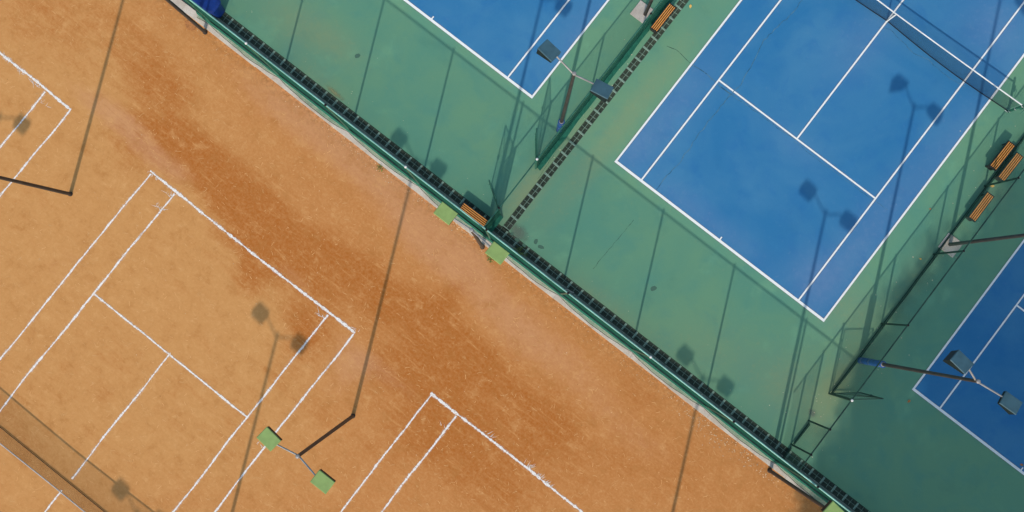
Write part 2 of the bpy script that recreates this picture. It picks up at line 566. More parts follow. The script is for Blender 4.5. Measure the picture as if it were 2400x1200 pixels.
sheet('ground', -400, 400, -400, 400, -0.30, simple('surrounding_earth', lin(0.20, 0.15, 0.09), 0.95, 0.1, var=0.4, scale=0.1), 100)
edge_fn = lambda x, y: 0.85 * math.exp(-max(0.0, -6.10 - y) / 0.34)
sheet('clay_surface', -48, 34, -46, -6.10, 0.0, CLAY, 0.28, {'damp_shade': damp_shade_fn, 'tan': tan_fn0, 'dust': dust_fn, 'edge': edge_fn})
fence_dirt_dapple = blobs([(1450, 300, .5, 5, .55, 0), (1330, 330, .45, 2.5, .6, 0), (1200, 500, .6, 1.2, .45, 0), (1240, 440, .5, 1.2, .6, 0), (700, 60, 2, 1, .5, 0), (790, 100, 1.2, .6, .35, 0),
                    (1960, 900, .6, 1.6, .9, 0), (1930, 1000, .6, 1, .4, 0), (2150, 640, .5, 2, .4, 0), (2330, 450, .6, .6, .5, 0), (1800, 870, 3, 1.0, .25, 0), (2000, 730, 1.5, 1.2, .45, 0),  # patches at the right gate and between the benches are sunlit spots painted in
                    (1470, 760, 3, .6, .3, 0), (1390, 700, 1.5, .5, .3, 0), (1850, 900, 1, 2, .35, 0), (1650, 830, 2, 1, .25, 0), (750, 190, 1.5, .3, .5, 0)])
cx0, cx1 = -7.53, -7.19                          # trough of the drain between the two courts
dy0, dy1 = -5.43, -5.06                          # trough of the drain along the long fence
A = {'dirt_dapple': fence_dirt_dapple}
sheet('green_surface', -46, cx0, dy1, 40, 0.0, GREEN, 0.4, A)
sheet('green_surface', cx1, 34, dy1, 40, 0.0, GREEN, 0.4, A)
sheet('gutter', -46, 34, -5.80, dy0, 0.0, GUTTER, 1.0)
o = MB()
o.box((-6, (dy0 + dy1) / 2, -0.20), (80, dy1 - dy0 + 0.1, 0.02))
o.build('drain_channel', TROUGH, kind='structure')
o = MB()
o.box(((cx0 + cx1) / 2, 17.5, -0.18), (cx1 - cx0 + 0.1, 45, 0.02))
o.build('drain_channel', TROUGH, kind='structure')
# concrete kerb: a real step between clay and gutter
k = MB()
for i in range(40):
    x0 = -46 + i * 2.0
    dz = random.uniform(-.004, .004)
    w = random.uniform(-.012, .012)
    k.box((x0 + 1.0, -5.967 + w, -0.03 + dz), (1.994, 0.326, 0.26))
k.build('kerb', CONC, kind='structure')


def blue_panel(cx, side):
    x0, x1 = cx - 5.485, cx + 5.485
    blue_dirt = blobs([(1380, 90, 1, 2, .5, 0), (1480, 340, .8, 1.2, .4, 0), (1990, 600, .8, 5, .5, 0), (2250, 350, .9, 4, .35, 0), (1580, 250, .8, 3, .4, 0), (2330, 60, 1.5, 1.5, .5, 0), (1900, 640, 1.0, 1.0, .5, 0), (1700, 550, 2.2, .5, .35, 0), (1600, 470, 1.4, .5, .25, 0), (1870, 345, 1.5, .6, .2, 0), (2020, 100, 1, 2, .35, 0)])
    sheet('blue_court_surface', x0, x1, 0.0, 23.77, 0.004, BLUE, 0.4, {'dirt_dapple': blue_dirt})
    ln, ed = MB(), MB()

    def bar(ax, ay, bx, by, w):
        ax += 0; ay += 0
        if abs(ax - bx) < 1e-6:
            ln.quad((ax - w / 2, ay, 0.008), (ax + w / 2, ay, 0.008), (ax + w / 2, by, 0.008), (ax - w / 2, by, 0.008))
            e = w / 2 + 0.022
            ed.quad((ax - e, ay, 0.006), (ax + e, ay, 0.006), (ax + e, by, 0.006), (ax - e, by, 0.006))
        else:
            ln.quad((ax, ay - w / 2, 0.008), (bx, ay - w / 2, 0.008), (bx, ay + w / 2, 0.008), (ax, ay + w / 2, 0.008))
            e = w / 2 + 0.022
            ed.quad((ax, ay - e, 0.006), (bx, ay - e, 0.006), (bx, ay + e, 0.006), (ax, ay + e, 0.006))
    B = 5.485
    bar(cx - B, 0.055, cx + B, 0.055, 0.11)
    bar(cx - B, 23.715, cx + B, 23.715, 0.11)
    for s in (-1, 1):
        bar(cx + s * (B - 0.04), 0.11, cx + s * (B - 0.04), 23.66, 0.08)
        bar(cx + s * 4.115, 0.11, cx + s * 4.115, 23.66, 0.066)
    for yy in (5.485, 18.285):
        bar(cx - 4.082, yy, cx + 4.082, yy, 0.07)
    bar(cx, 5.52, cx, 18.25, 0.066)
    bar(cx, 0.11, cx, 0.24, 0.055)
    bar(cx, 23.53, cx, 23.66, 0.055)
    ln.build('court_lines', LINE, kind='structure')
    ed.build('line_edge_dust', EDGE, kind='structure')


for cx in (-15.36, 0.0, 15.505):
    blue_panel(cx, 0)


# chalk lines on the clay, poured by hand ---------------------------------
def chalk_lines(cx, gaps=True):
    ln, du = MB(), MB()

    def pour(ax, ay, bx, by, w=0.062, z=0.005, rough=1.0, dust=1.0):
        a, b = Vector((ax, ay, 0)), Vector((bx, by, 0))
        L = (b - a).length
        d = (b - a) / L
        nrm = Vector((-d.y, d.x, 0))
        N = int(L / 0.05)
        sd_ = random.uniform(0, 100)
        pl, pd = [], []
        for i in range(N + 1):
            t = L * i / N
            wob = mnoise.noise(Vector((t * 0.5, sd_, 0))) * 0.050 + mnoise.noise(Vector((t * 2.6, sd_, 4))) * 0.012 * rough
            hw = w / 2 * (1 + 0.55 * rough * mnoise.noise(Vector((t * 4.2, sd_, 9))) + random.uniform(-.34, .34) * rough)
            fat = 1 + 0.35 * mnoise.noise(Vector((t * 0.8, sd_, 20)))
            hw = max(0.012, hw * fat)
            c = a + d * t + nrm * wob
            pl.append((c - nrm * hw, c + nrm * hw))
            e = hw + dust * (0.028 + 0.05 * abs(mnoise.noise(Vector((t * 1.4, sd_, 31)))))
            pd.append((c - nrm * e, c + nrm * e))
        for i in range(N):
            for q, mb, zz in ((pl, ln, z), (pd, du, 0.003)):
                mb.quad(*[(p.x, p.y, zz) for p in (q[i][0], q[i + 1][0], q[i + 1][1], q[i][1])])

    def splash(px, py, n, r, spread=R(70), direction=None):
        for _ in range(n):
            a = (direction if direction is not None else R(60)) + random.uniform(-spread, spread)
            l = r * random.uniform(.2, .75)
            d = Vector((math.cos(a), math.sin(a), 0))
            s = Vector((-d.y, d.x, 0)) * random.uniform(.006, .013)
            c = Vector((px, py, 0)) + Vector((random.uniform(-.25, .25), random.uniform(-.05, .05), 0))
            e = c + d * l
            ln.add([(c.x - s.x, c.y - s.y, .0065), (c.x + s.x, c.y + s.y, .0065), (e.x, e.y, .0065)], [(0, 1, 2)])
    B, S, y0 = 5.485, 4.15, -12.34
    pour(cx - B - .08, y0, cx + B + .02, y0, 0.080, 0.005, 1.25)
    for s in (-1, 1):
        pour(cx + s * B, y0 - 0.05, cx + s * B, y0 - 23.7, 0.060, 0.0054)
        pour(cx + s * S, y0 - 0.09, cx + s * S, y0 - 23.7, 0.062, 0.0058)
    pour(cx - S + .05, y0 - 5.43, cx + S - .04, y0 - 5.46, 0.058, 0.0062)
    pour(cx - .05, y0 - 5.36, cx - .02, y0 - 11.88, 0.056, 0.0066)
    pour(cx - .02, y0 - 12.48, cx, y0 - 18.2, 0.056, 0.0066)
    pour(cx - S, y0 - 18.25, cx + S, y0 - 18.25, 0.058, 0.0062)
    pour(cx - B, y0 - 23.75, cx + B, y0 - 23.75, 0.08, 0.005)
    return ln, du, splash


def end_chalk(ln, du):
    ln.build('chalk_lines', CHALK, kind='structure')
    du.build('chalk_dust', CHALKDUST, kind='structure')


ln, du, sp_ = chalk_lines(-30.53)
for q in ((20, 140), (45, 165), (80, 195)):
    p = at(*q); sp_(p.x, p.y, 14, .35, R(120))
p = at(105, 245); sp_(p.x, p.y, 5, .3, R(60))
end_chalk(ln, du)
ln, du, sp_ = chalk_lines(-15.15)
p = at(372, 485); sp_(p.x, p.y, 16, .4, R(180))
p = at(400, 460); sp_(p.x, p.y, 8, .5, R(50), R(150))
p = at(358, 412); sp_(p.x, p.y, 8, .35, R(90))
p = at(828, 772); sp_(p.x, p.y, 6, .3, R(90))
p = at(755, 742); sp_(p.x, p.y, 8, .5, R(30), R(165))
p = at(610, 1045); sp_(p.x, p.y, 5, .3, R(90))
end_chalk(ln, du)
ln, du, sp_ = chalk_lines(-0.06)
p = at(1145, 1020); sp_(p.x, p.y, 8, .4, R(30))
p = at(1235, 1092); sp_(p.x, p.y, 10, .5, R(40))
p = at(1268, 1120); sp_(p.x, p.y, 14, .3, R(50))
p = at(1285, 1135); sp_(p.x, p.y, 12, .28, R(60))
p = at(1040, 1000); sp_(p.x, p.y, 3, .3, R(20), R(150))
end_chalk(ln, du)


# cracks ---------------------------------------------------------------
def crack(pts, w, z, mat, jit=0.10, name='court_crack'):
    mb = MB()
    P = [at(*q) for q in pts]
    out = []
    for a, b in zip(P[:-1], P[1:]):
        nseg = max(2, int((b - a).length / 0.16))
        for i in range(nseg):
            t = i / nseg
            c = a.lerp(b, t)
            c.x += random.uniform(-jit, jit) * .6
            c.y += random.uniform(-jit, jit) * .4
            out.append(c)
    out.append(P[-1])
    for i in range(len(out) - 1):
        a, b = out[i], out[i + 1]
        d = (b - a).normalized()
        nn = Vector((-d.y, d.x, 0))
        w0 = w * random.uniform(.5, 1.2)
        w1 = w * random.uniform(.5, 1.2)
        mb.quad(*[(q.x, q.y, z) for q in (a - nn * w0 / 2, b - nn * w1 / 2, b + nn * w1 / 2, a + nn * w0 / 2)])
    mb.build(name, mat, kind='structure')


crack([(1880, 0), (1862, 26), (1790, 95), (1764, 150), (1735, 200), (1700, 235), (1660, 285), (1640, 312), (1590, 385), (1570, 405), (1538, 445)], 0.030, 0.0085, CRACKM, .06)
crack([(1618, 150), (1650, 168), (1672, 188), (1688, 203), (1712, 222)], 0.04, 0.0055, CRACKM, .03)
crack([(1690, 205), (1740, 240), (1780, 268), (1822, 300), (1862, 326)], 0.025, 0.0055, CRACKM, .06)
crack([(2060, 2 + 62), (2085, 68), (2110, 92), (2140, 125), (2175, 140), (2210, 172), (2262, 205)], 0.025, 0.0055, CRACKM, .06)
crack([(1860, 330), (1910, 370), (1960, 405), (2040, 465), (2080, 492)], 0.018, 0.0055, CRACKM, .05)
crack([(1562, 108), (1585, 116), (1618, 148)], 0.035, 0.004, CRACKG, .03)
crack([(1485, 515), (1465, 540), (1440, 570), (1415, 600), (1390, 630)], 0.020, 0.004, CRACKG, .03)
crack([(1330, 320), (1300, 360), (1260, 420)], 0.015, 0.004, CRACKG, .03)


def stain(px, py, sx, sy, mat, rot=0.0, z=0.004, name='court_stain'):
    p = at(px, py)
    me = MB()
    N = 14
    vs_ = [(0, 0, 0)]
    for k in range(N):
        t = 2 * math.pi * k / N
        vs_.append((sx * math.cos(t), sy * math.sin(t), 0))
    me.add(vs_, [(0, 1 + k, 1 + (k + 1) % N) for k in range(N)])
    o = me.build(name, mat, kind='structure')
    o.location = (p.x, p.y, z)
    o.rotation_euler = (0, 0, rot)


stain(838, 131, .13, .18, STAIN_DARK, R(-35))
stain(1532, 676, .14, .20, STAIN_DARK, R(-35))
stain(1256, 566, .12, .17, STAIN_DARK, R(10))
stain(1268, 579, .11, .20, STAIN_DARK, R(-75))
stain(1215, 545, .8, .6, STAIN_PURPLE, 0)
stain(1212, 562, .16, .12, STAIN_DARK, R(30), 0.0045)
stain(1228, 575, .10, .14, STAIN_DARK, R(80), 0.0045)
stain(1200, 548, .12, .09, STAIN_DARK, R(70), 0.0045)
stain(785, 218, .8, .22, STAIN_PALE, R(0))
stain(690, 200, .5, .2, STAIN_PALE, R(0))
stain(1905, 968, .35, .3, STAIN_PURPLE, R(0))


# ------------------------------------------------------------------ drain grates
def grate_mesh():
    mb = MB()
    L, W = 0.566, 0.33
    # outer frame and cross bars (pale with dust), two by two bays of thin dark slats
    for s in (-1, 1):
        mb.box((s * (L / 2 - 0.019), 0, -0.011), (0.036, W, 0.022), 1)
        mb.box((0, s * (W / 2 - 0.007), -0.012), (L - 0.062, 0.014, 0.022), 0)
    mb.box((0, 0, -0.0105), (L - 0.062, 0.016, 0.022), 1)
    for s in (-1, 1):
        mb.box((0, s * 0.080, -0.011), (0.013, 0.142, 0.022), 1)
        for t in (-1, 1):
            for j in range(7):
                x = t * (0.014 + 0.0335 * (j + 0.6))
                mb.box((x, s * 0.080, -0.014), (0.012, 0.142, 0.020), 0)
    return mb


g0 = grate_mesh().build('drain_grate', [GRATE, GRATEBAR])
first = True
x = -22.35
while x < 13.5:
    o = g0 if first else copy_tree(g0)
    first = False
    o.location = (x, (dy0 + dy1) / 2 + random.uniform(-.006, .006), 0.002 + random.uniform(-.003, .003))
    o.rotation_euler = (random.uniform(-.01, .01), 0, random.uniform(-.012, .012))
    tag(o, 'dark slotted drain grate in the long row beside the tall green fence', 'drain grate', 'drain grates along the long fence')
    x += 0.5705
y = -4.74
while y < 9.4:
    o = copy_tree(g0)
    o.location = ((cx0 + cx1) / 2 + random.uniform(-.008, .008), y, 0.002 + random.uniform(-.003, .003))
    o.rotation_euler = (0, random.uniform(-.01, .01), R(90) + random.uniform(-.015, .015))
    tag(o, 'dark slotted drain grate in the short row between the two blue courts', 'drain grate', 'drain grates between the courts')
    y += 0.5705


# ------------------------------------------------------------------ fences
def wire_panel(mb, a, b, z0, z1, s=0.085, r=0.0028):
    """chain link woven as two families of slanting wires"""
    a, b = Vector((a[0], a[1], 0)), Vector((b[0], b[1], 0))
    L = (b - a).length
    d = (b - a) / L
    nrm = Vector((-d.y, d.x, 0))
    H = z1 - z0
    for fam in (1, -1):
        kk = int((L + H) / s)
        for i in range(kk + 1):
            u0 = -H + i * s + (0 if fam > 0 else s / 2)
            lo, hi = max(0.0, u0), min(L, u0 + H)
            if hi - lo < 0.02:
                continue
            za, zb = lo - u0, hi - u0
            if fam < 0:
                za, zb = H - za, H - zb
            off = nrm * (0.003 * fam)
            p, q = a + d * lo + off, a + d * hi + off
            mb.tube((p.x, p.y, z0 + za), (q.x, q.y, z0 + zb), r, r, 3, 0, False, False)


FY = -5.78
HF = 4.37
fence = empty('chain_link_fence', 'tall green chain link fence dividing the orange clay from the green hard courts', 'fence', (0, FY, 0))
capcol = {-1: 'w', 1: 'w', 4: 'w', -3: 'w', 7: 'w'}
posts_x = [-15.075 + 3.735 * k for k in range(-4, 9)]
for k, px in zip(range(-4, 9), posts_x):
    mb = MB()
    mb.tube((px, 0, 0.0), (px, 0, HF + 0.03), 0.044, 0.044, 12)
    po = mb.build('post', GREENPIPE, fence)
    mb = MB()
    if capcol.get(k) == 'w':
        mb.dome((px, 0, HF + 0.03), 0.052)
        mb.build('cap', CAPW, po)
    else:
        mb.dome((px, 0, HF + 0.03), 0.050, h=0.35)
        mb.build('cap', CAPB, po)
mb = MB()
for a, b in zip(posts_x[:-1], posts_x[1:]):
    mb.tube((a + .037, 0, HF - 0.03), (b - .037, 0, HF - 0.03), 0.030, 0.030, 10)
mb.build('top_rail', RAIL, fence)
for a, b in zip(posts_x[:-1], posts_x[1:]):
    mb = MB()
    wire_panel(mb, (a, 0.03), (b, 0.03), 0.10, HF - 0.06, 0.075, 0.0026)
    mb.build('wire_mesh', WIRE, fence)
# the windscreen skirt, tied at rail height and at the posts, billowing over the kerb between them
up, lo, hm = MB(), MB(), MB()
prof_u = [(0.52, 0.00), (0.44, 0.45), (0.36, 0.80), (0.27, 1.0)]
prof_l = [(0.27, 1.0), (0.20, 1.35), (0.165, 1.7), (0.15, 1.95)]


def spread(x):
    t = ((x + 15.075) / 3.735) % 1.0                       # 0 at a post
    b = math.sin(math.pi * t) ** 0.7
    sag = 0.55 + 0.18 * mnoise.noise(Vector((x * 0.35, 3, 0))) + 0.10 * mnoise.noise(Vector((x * 1.3, 8, 0)))
    return max(0.0, b * sag), t


rows_u, rows_l = [], []
x = -23.25
while x < posts_x[-1]:
    b, t = spread(x)
    fold = 0.015 * mnoise.noise(Vector((x * 2.2, 1, 0)))
    uo = 0.065 + 0.02 * mnoise.noise(Vector((x * 0.6, 5, 0))) + fold
    rows_u.append([(x, -0.035 - uo * q, z) for z, q in prof_u])
    lo_w = max(0.012, 0.27 * b)
    rows_l.append([(x, -0.035 - uo - lo_w * (q - 1.0) / 0.95, z if b > 0.25 else 0.27 - (0.27 - z) * (0.4 + b)) for z, q in prof_l])
    x += 0.09
for rows, mb in ((rows_u, up), (rows_l, lo)):
    for ra, rb in zip(rows[:-1], rows[1:]):
        for i in range(len(ra) - 1):
            mb.add([ra[i], rb[i], rb[i + 1], ra[i + 1]], [(0, 1, 2, 3)], 0, True)
for ra, rb in zip(rows_l[:-1], rows_l[1:]):
    hm.tube((ra[-1][0], ra[-1][1], ra[-1][2] + .002), (rb[-1][0], rb[-1][1], rb[-1][2] + .002), 0.011, 0.011, 5, 0, False)
wsp = up.build('windscreen', CLOTH, fence)
lo.build('thin_flap', THINCLOTH, wsp)
hm.build('hem', HEM, wsp)
hm2 = MB()
for ra, rb in zip(rows_u[:-1], rows_u[1:]):
    hm2.tube((ra[-1][0], ra[-1][1], ra[-1][2] + .006), (rb[-1][0], rb[-1][1], rb[-1][2] + .006), 0.006, 0.006, 4, 0, False)
hm2.build('seam', RAIL, wsp)

HS = 2.15


def side_fence(fx, label, post_y, panels, y_end, white, gate_span, wire, pipe, strip_h, strip_mat, strip_out):
    f = empty('chain_link_fence', label, 'fence', (fx, 0, 0))
    for py_ in post_y:
        mb = MB()
        mb.tube((0, py_, 0), (0, py_, HS + 0.02), 0.040, 0.040, 10)
        po = mb.build('post', pipe, f)
        mb = MB()
        if py_ in white:
            mb.dome((0, py_, HS + 0.02), 0.055)
            mb.build('cap', CAPW, po)
        else:
            mb.dome((0, py_, HS + 0.02), 0.045, h=0.35)
            mb.build('cap', CAPB, po)
    mb = MB()
    ys = [FY + 0.04] + list(post_y)
    for a, b in zip(ys[:-1], ys[1:]):
        mb.tube((0, a + .035, HS - 0.03), (0, b - .035, HS - 0.03), 0.029, 0.029, 8)
    mb.build('top_rail', pipe, f)
    for a, b in panels:
        mb = MB()
        wire_panel(mb, (0.032, a), (0.032, b), 0.06, HS - 0.05, 0.08, 0.0023)
        mb.build('wire_mesh', wire, f)
        mb = MB()
        mb.tube((0.03, a, 0.07), (0.03, b, 0.07), 0.016, 0.016, 6)
        mb.build('bottom_rail', pipe, f)
    # low strip of windscreen cloth laced along the foot
    for a, b in panels:
        mb = MB()
        yy = a
        rows = []
        while yy <= b + 1e-6:
            w = strip_out * (1 + 0.35 * mnoise.noise(Vector((yy * 0.9, fx, 0))))
            rows.append([(0.045, yy, strip_h), (0.045 + w * 0.35, yy, strip_h * 0.65), (0.045 + w * 0.8, yy, strip_h * 0.2), (0.045 + w, yy, 0.012)])
            yy += 0.12
        for ra, rb in zip(rows[:-1], rows[1:]):
            for i in range(3):
                mb.add([ra[i], ra[i + 1], rb[i + 1], rb[i]], [(0, 1, 2, 3)], 0, True)
        mb.build('windscreen_strip', strip_mat, f)
    return f


FAX, FBX = -7.935, 7.42
fence_a = side_fence(FAX, 'green chain link fence with a double gateway between the left and middle blue courts', [-4.70, -2.26, 1.43, 5.12, 8.81, 12.5], [(-5.70, -4.74), (-2.22, 12.5)], 12.5,
           {-2.26}, (-4.7, -2.26), WIRE, GREENPIPE, 0.24, CLOTH, 0.16)
side_fence(FBX, 'dark green chain link fence between the middle blue court and the shaded right court', [-4.86, -3.64, -2.23, 1.43, 5.09, 8.72, 12.4, 16.1], [(-5.70, -4.90), (-4.82, -3.68), (-2.19, 16.1)], 16.1,
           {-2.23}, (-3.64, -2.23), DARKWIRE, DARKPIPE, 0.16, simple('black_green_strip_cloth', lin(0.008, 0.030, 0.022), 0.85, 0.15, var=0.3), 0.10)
mb = MB()
rows = []
for i in range(13):
    yy = -5.70 + i * 0.08
    rows.append([(0.05 + .012 * math.sin(i * 1.3 + j * .7), yy, .08 + (HS - .12) * j / 8) for j in range(9)])
for ra, rb in zip(rows[:-1], rows[1:]):
    for i in range(8):
        mb.add([ra[i], ra[i + 1], rb[i + 1], rb[i]], [(0, 1, 2, 3)], 0, True)
mb.build('windscreen_panel', CORNERCLOTH, fence_a)


def gate(hx, hy, ang, length, label, pipe, wire, h=2.0):
    g = empty('wire_gate', label, 'gate', (hx, hy, 0), ang, 'gates standing open')
    mb = MB()
    for x in (0.05, length):
        mb.tube((x, 0, 0.08), (x, 0, h), 0.021, 0.021, 8)
    for z in (0.10, h):
        mb.tube((0.05, 0, z), (length, 0, z), 0.021, 0.021, 8)
    mb.build('gate_frame', pipe, g)
    mb = MB()
    mb.tube((0.06, 0.02, 0.14), (length - .01, 0.02, h - .04), 0.014, 0.014, 6)
    mb.build('brace', pipe, g)
    mb = MB()
    wire_panel(mb, (0.06, -0.012), (length - .01, -0.012), 0.11, h - 0.01, 0.075, 0.003)
    mb.build('wire_mesh', wire, g)
    for z in (0.4, h - 0.35):
        mb = MB()
        mb.box((0.01, 0, z), (0.07, 0.03, 0.06))
        mb.build('hinge', pipe, g)
    mb = MB()
    mb.box((length - 0.02, 0, 1.0), (0.10, 0.05, 0.12))
    mb.tube((length - 0.02, -0.07, 1.03), (length - 0.02, 0.07, 1.03), 0.012, 0.012, 6)
    mb.build('latch', pipe, g)
    return g


gate(FAX - .02, -2.22, math.atan2(.98, -.78), 1.22, 'open green wire gate leaf hung on the white capped post of the left fence', GREENPIPE, WIRE)
gate(FAX - .02, -4.66, math.atan2(.58, -.93), 1.15, 'open green wire gate leaf beside the orange bench near the fence corner', GREENPIPE, WIRE)
gate(FBX + .02, -2.19, math.atan2(.77, .95), 1.24, 'open dark wire gate leaf swung onto the shaded right court', DARKPIPE, DARKWIRE)


# ------------------------------------------------------------------ floodlights
def lamp_head(parent, cx, cy, z, yaw, roll, hl, hr, top, side, w=0.59, d=0.44, tilt=0.0):
    """wedge-shaped housing: hl, hr = heights of its two ends"""
    mat = Matrix.Translation((cx, cy, z)) @ Matrix.Rotation(yaw, 4, 'Z') @ Matrix.Rotation(roll, 4, 'Y') @ Matrix.Rotation(tilt, 4, 'X')
    e = 0.012
    # body: vertical-sided wedge with a small chamfer below the lid
    P = [(-w / 2, -d / 2, -hl), (w / 2, -d / 2, -hr), (w / 2, d / 2, -hr), (-w / 2, d / 2, -hl),
         (-w / 2, -d / 2, -e), (w / 2, -d / 2, -e), (w / 2, d / 2, -e), (-w / 2, d / 2, -e)]
    mb = MB()
    V = [mat @ Vector(p) for p in P]
    mb.add(V, [(4, 5, 6, 7), (0, 1, 5, 4), (1, 2, 6, 5), (2, 3, 7, 6), (3, 0, 4, 7)])
    if abs(hl - hr) > .05:
        mb.mi[-1 if hl > hr else -3] = 1
    body = mb.build('lamp_head', [side, GLASS], parent)
    mb = MB()
    q = 0.012
    T = [(-w / 2 - q, -d / 2 - q, -e), (w / 2 + q, -d / 2 - q, -e), (w / 2 + q, d / 2 + q, -e), (-w / 2 - q, d / 2 + q, -e),
         (-w / 2 + .004, -d / 2 + .004, e), (w / 2 - .004, -d / 2 + .004, e), (w / 2 - .004, d / 2 - .004, e), (-w / 2 + .004, d / 2 - .004, e)]
    mb.add([mat @ Vector(p) for p in T], [(3, 2, 1, 0), (4, 5, 6, 7), (0, 1, 5, 4), (1, 2, 6, 5), (2, 3, 7, 6), (3, 0, 4, 7)])
    mb.build('lamp_lid', top, body)
    mb = MB()
    G = [(-w / 2 + .02, -d / 2 + .02, -hl - .002), (w / 2 - .02, -d / 2 + .02, -hr - .002), (w / 2 - .02, d / 2 - .02, -hr - .002), (-w / 2 + .02, d / 2 - .02, -hl - .002)]
    G2 = [(x_, y_, z_ - .012) for x_, y_, z_ in G]
    mb.add([mat @ Vector(p) for p in G + G2], [(7, 6, 5, 4), (0, 4, 5, 1), (1, 5, 6, 2), (2, 6, 7, 3), (3, 7, 4, 0)])
    mb.build('glass', GLASS, body)
    return body


HP = 8.12


def floodlight(x, y, label, kind, pad=False, footing=False, lx=1.05, dy=-.03, lamps=None):
    t = empty('floodlight_pole', label, 'floodlight', (x, y, 0), 0, 'floodlight poles of the courts')
    mb = MB()
    mb.tube((0, 0, 0.0), (0, 0, HP), 0.078, 0.058, 14)
    mb.build('pole', POLE, t)
    mb = MB()
    mb.tube((0, 0, HP), (0, 0, HP + 0.03), 0.070, 0.066, 12)
    mb.dome((0, 0, HP + 0.03), 0.066, h=.4, n=12)
    mb.build('cap', ARM, t)
    if pad:
        mb = MB()
        mb.tube((0, 0, 0.02), (0, 0, pad), 0.135, 0.135, 16)
        mb.build('protective_pad', PAD, t)
        mb = MB()
        for z in (0.3, pad * .5, pad - .1):
            mb.tube((0, 0, z - .02), (0, 0, z + .02), 0.139, 0.139, 16, caps=False)
        mb.tube((0, 0, pad), (0, 0, pad + .05), 0.10, 0.085, 14)
        mb.build('pad_strap', ARM, t)
    if footing:
        mb = MB()
        mb.box((footing[0], footing[1], 0.02), (0.74, 0.74, 0.05))
        mb.build('concrete_footing', CONC, t)
    else:
        mb = MB()
        mb.tube((0, 0, 0.004), (0, 0, 0.03), 0.10, 0.10, 14)
        mb.build('base_plate', POLE, t)
    for i, s in enumerate((-1, 1)):
        if lamps:
            ex, ey, yaw, roll, hl, hr = lamps[i]
        else:
            ex, ey, yaw, roll, hl, hr = s * lx + .06, dy, (R(-6) if s < 0 else R(0)), 0.0, .20, .20
        d = Vector((ex, ey, 0)).normalized()
        mb = MB()
        a = Vector((0, 0, HP - .06)) + d * .06
        b = Vector((ex, ey, HP + .30)) - d * (.27)
        mb.tube(a, b, 0.030, 0.027, 10)
        mb.tube(b - d * .02 + Vector((0, 0, -.03)), b + d * .05 + Vector((0, 0, -.02)), 0.03, 0.03, 8)
        mb.build('arm', ARM, t)
        if kind == 'clay':
            lamp_head(t, ex, ey, HP + .33, yaw, roll, hl, hr, LAMPG, LAMPS)
        else:
            lamp_head(t, ex, ey, HP + .33, yaw, roll, hl, hr, LAMPT, LAMPST, tilt=R(-9))
    return t


HARD = lambda: [(-1.0, .03, R(-3), R(0), .36, .12), (1.0, .03, R(7), R(0), .12, .36)]
floodlight(-7.58, -15.07, 'floodlight pole with two pale green lamp heads on the open orange clay', 'clay')
floodlight(-7.66, -6.25, 'floodlight pole with two pale green lamp heads overhanging the kerb near the corner bench', 'clay', lamps=[(-.92, -.10, 0, 0, .2, .2), (1.10, -.09, 0, 0, .2, .2)])
floodlight(7.36, -6.26, 'dark floodlight pole on the clay beside the kerb at the bottom right', 'clay')
floodlight(-22.75, -15.14, 'dark floodlight pole rising from the clay at the far left', 'clay')
floodlight(-22.63, -6.27, 'dark floodlight pole on the clay against the kerb by the blue bin', 'clay')
floodlight(-8.15, -.34, 'floodlight pole in a blue pad beside the left fence with two dark teal lamp heads', 'hard', pad=1.5, lamps=[(-1.03, .02, R(-6), 0, .36, .14), (1.02, .06, R(10), 0, .14, .36)])
floodlight(7.62, -.34, 'floodlight pole in a blue pad whose two lamp heads overhang the shaded right court', 'hard', pad=2.0,
           lamps=[(-.91, .09, R(-8), R(-4), .40, .12), (1.0, .0, R(2), 0, .12, .30)])
floodlight(-8.30, 5.82, 'floodlight pole on a concrete footing behind the slatted bench at the top fence', 'hard', footing=(-.15, 0), lamps=HARD())
floodlight(7.70, 5.82, 'floodlight pole on a concrete footing between the single bench and the shaded court', 'hard', footing=(.05, 0), lamps=HARD())
for (x, y) in ((-7.6, -24.4), (-22.7, -24.4), (7.45, -14.92), (-7.6, -33.6)):
    o = floodlight(x, y, 'floodlight pole beyond the picture edge, seen only by its shadow on the ground', 'clay')
floodlight(7.7, 14.9, 'floodlight pole beyond the top right edge of the courts', 'hard', lamps=HARD())


# ------------------------------------------------------------------ benches
def bench(x, y, rz, label, wood=WOOD):
    b = empty('slatted_bench', label, 'bench', (x, y, 0), rz, 'slatted benches beside the fences')
    L, W, H = 1.27, 0.285, 0.43
    mb = MB()
    for i in range(4):
        yy = -W / 2 + 0.022 + i * (W - 0.044) / 3
        mb.box((0, yy, H - 0.014 + random.uniform(-.002, .002)), (L + random.uniform(-.012, .012), 0.039, 0.034))
    mb.build('seat', wood, b)
    mb = MB()
    for s in (-1, 1):
        mb.box((0, s * (W / 2 + .020), H - 0.045), (L + 0.04, 0.036, 0.075))
        mb.box((s * (L / 2 - 0.05), 0, H - 0.055), (0.05, W - 0.022, 0.05))
    mb.box((0, 0, H - 0.066), (L - 0.16, W - 0.0, 0.012))  # black plate added under the slats so the gaps look shaded
    for s in (-1, 1):
        mb.box((s * (L / 2 + .028), 0, H - 0.045), (0.032, W + .076, 0.073))
    mb.build('seat_frame', BLACKSTEEL, b)
    for s in (-1, 1):
        for t in (-1, 1):
            mb = MB()
            mb.box((s * (L / 2 - 0.05), t * (W / 2 - 0.02), (H - 0.082) / 2 + 0.004), (0.05, 0.04, H - 0.090))
            mb.build('leg', BLACKSTEEL, b)
    for s in (-1, 1):
        mb = MB()
        mb.box((s * (L / 2 - 0.02), 0, 0.20), (0.012, W - 0.03, 0.32))
        mb.build('end_panel', BLACKSTEEL, b)
    return b


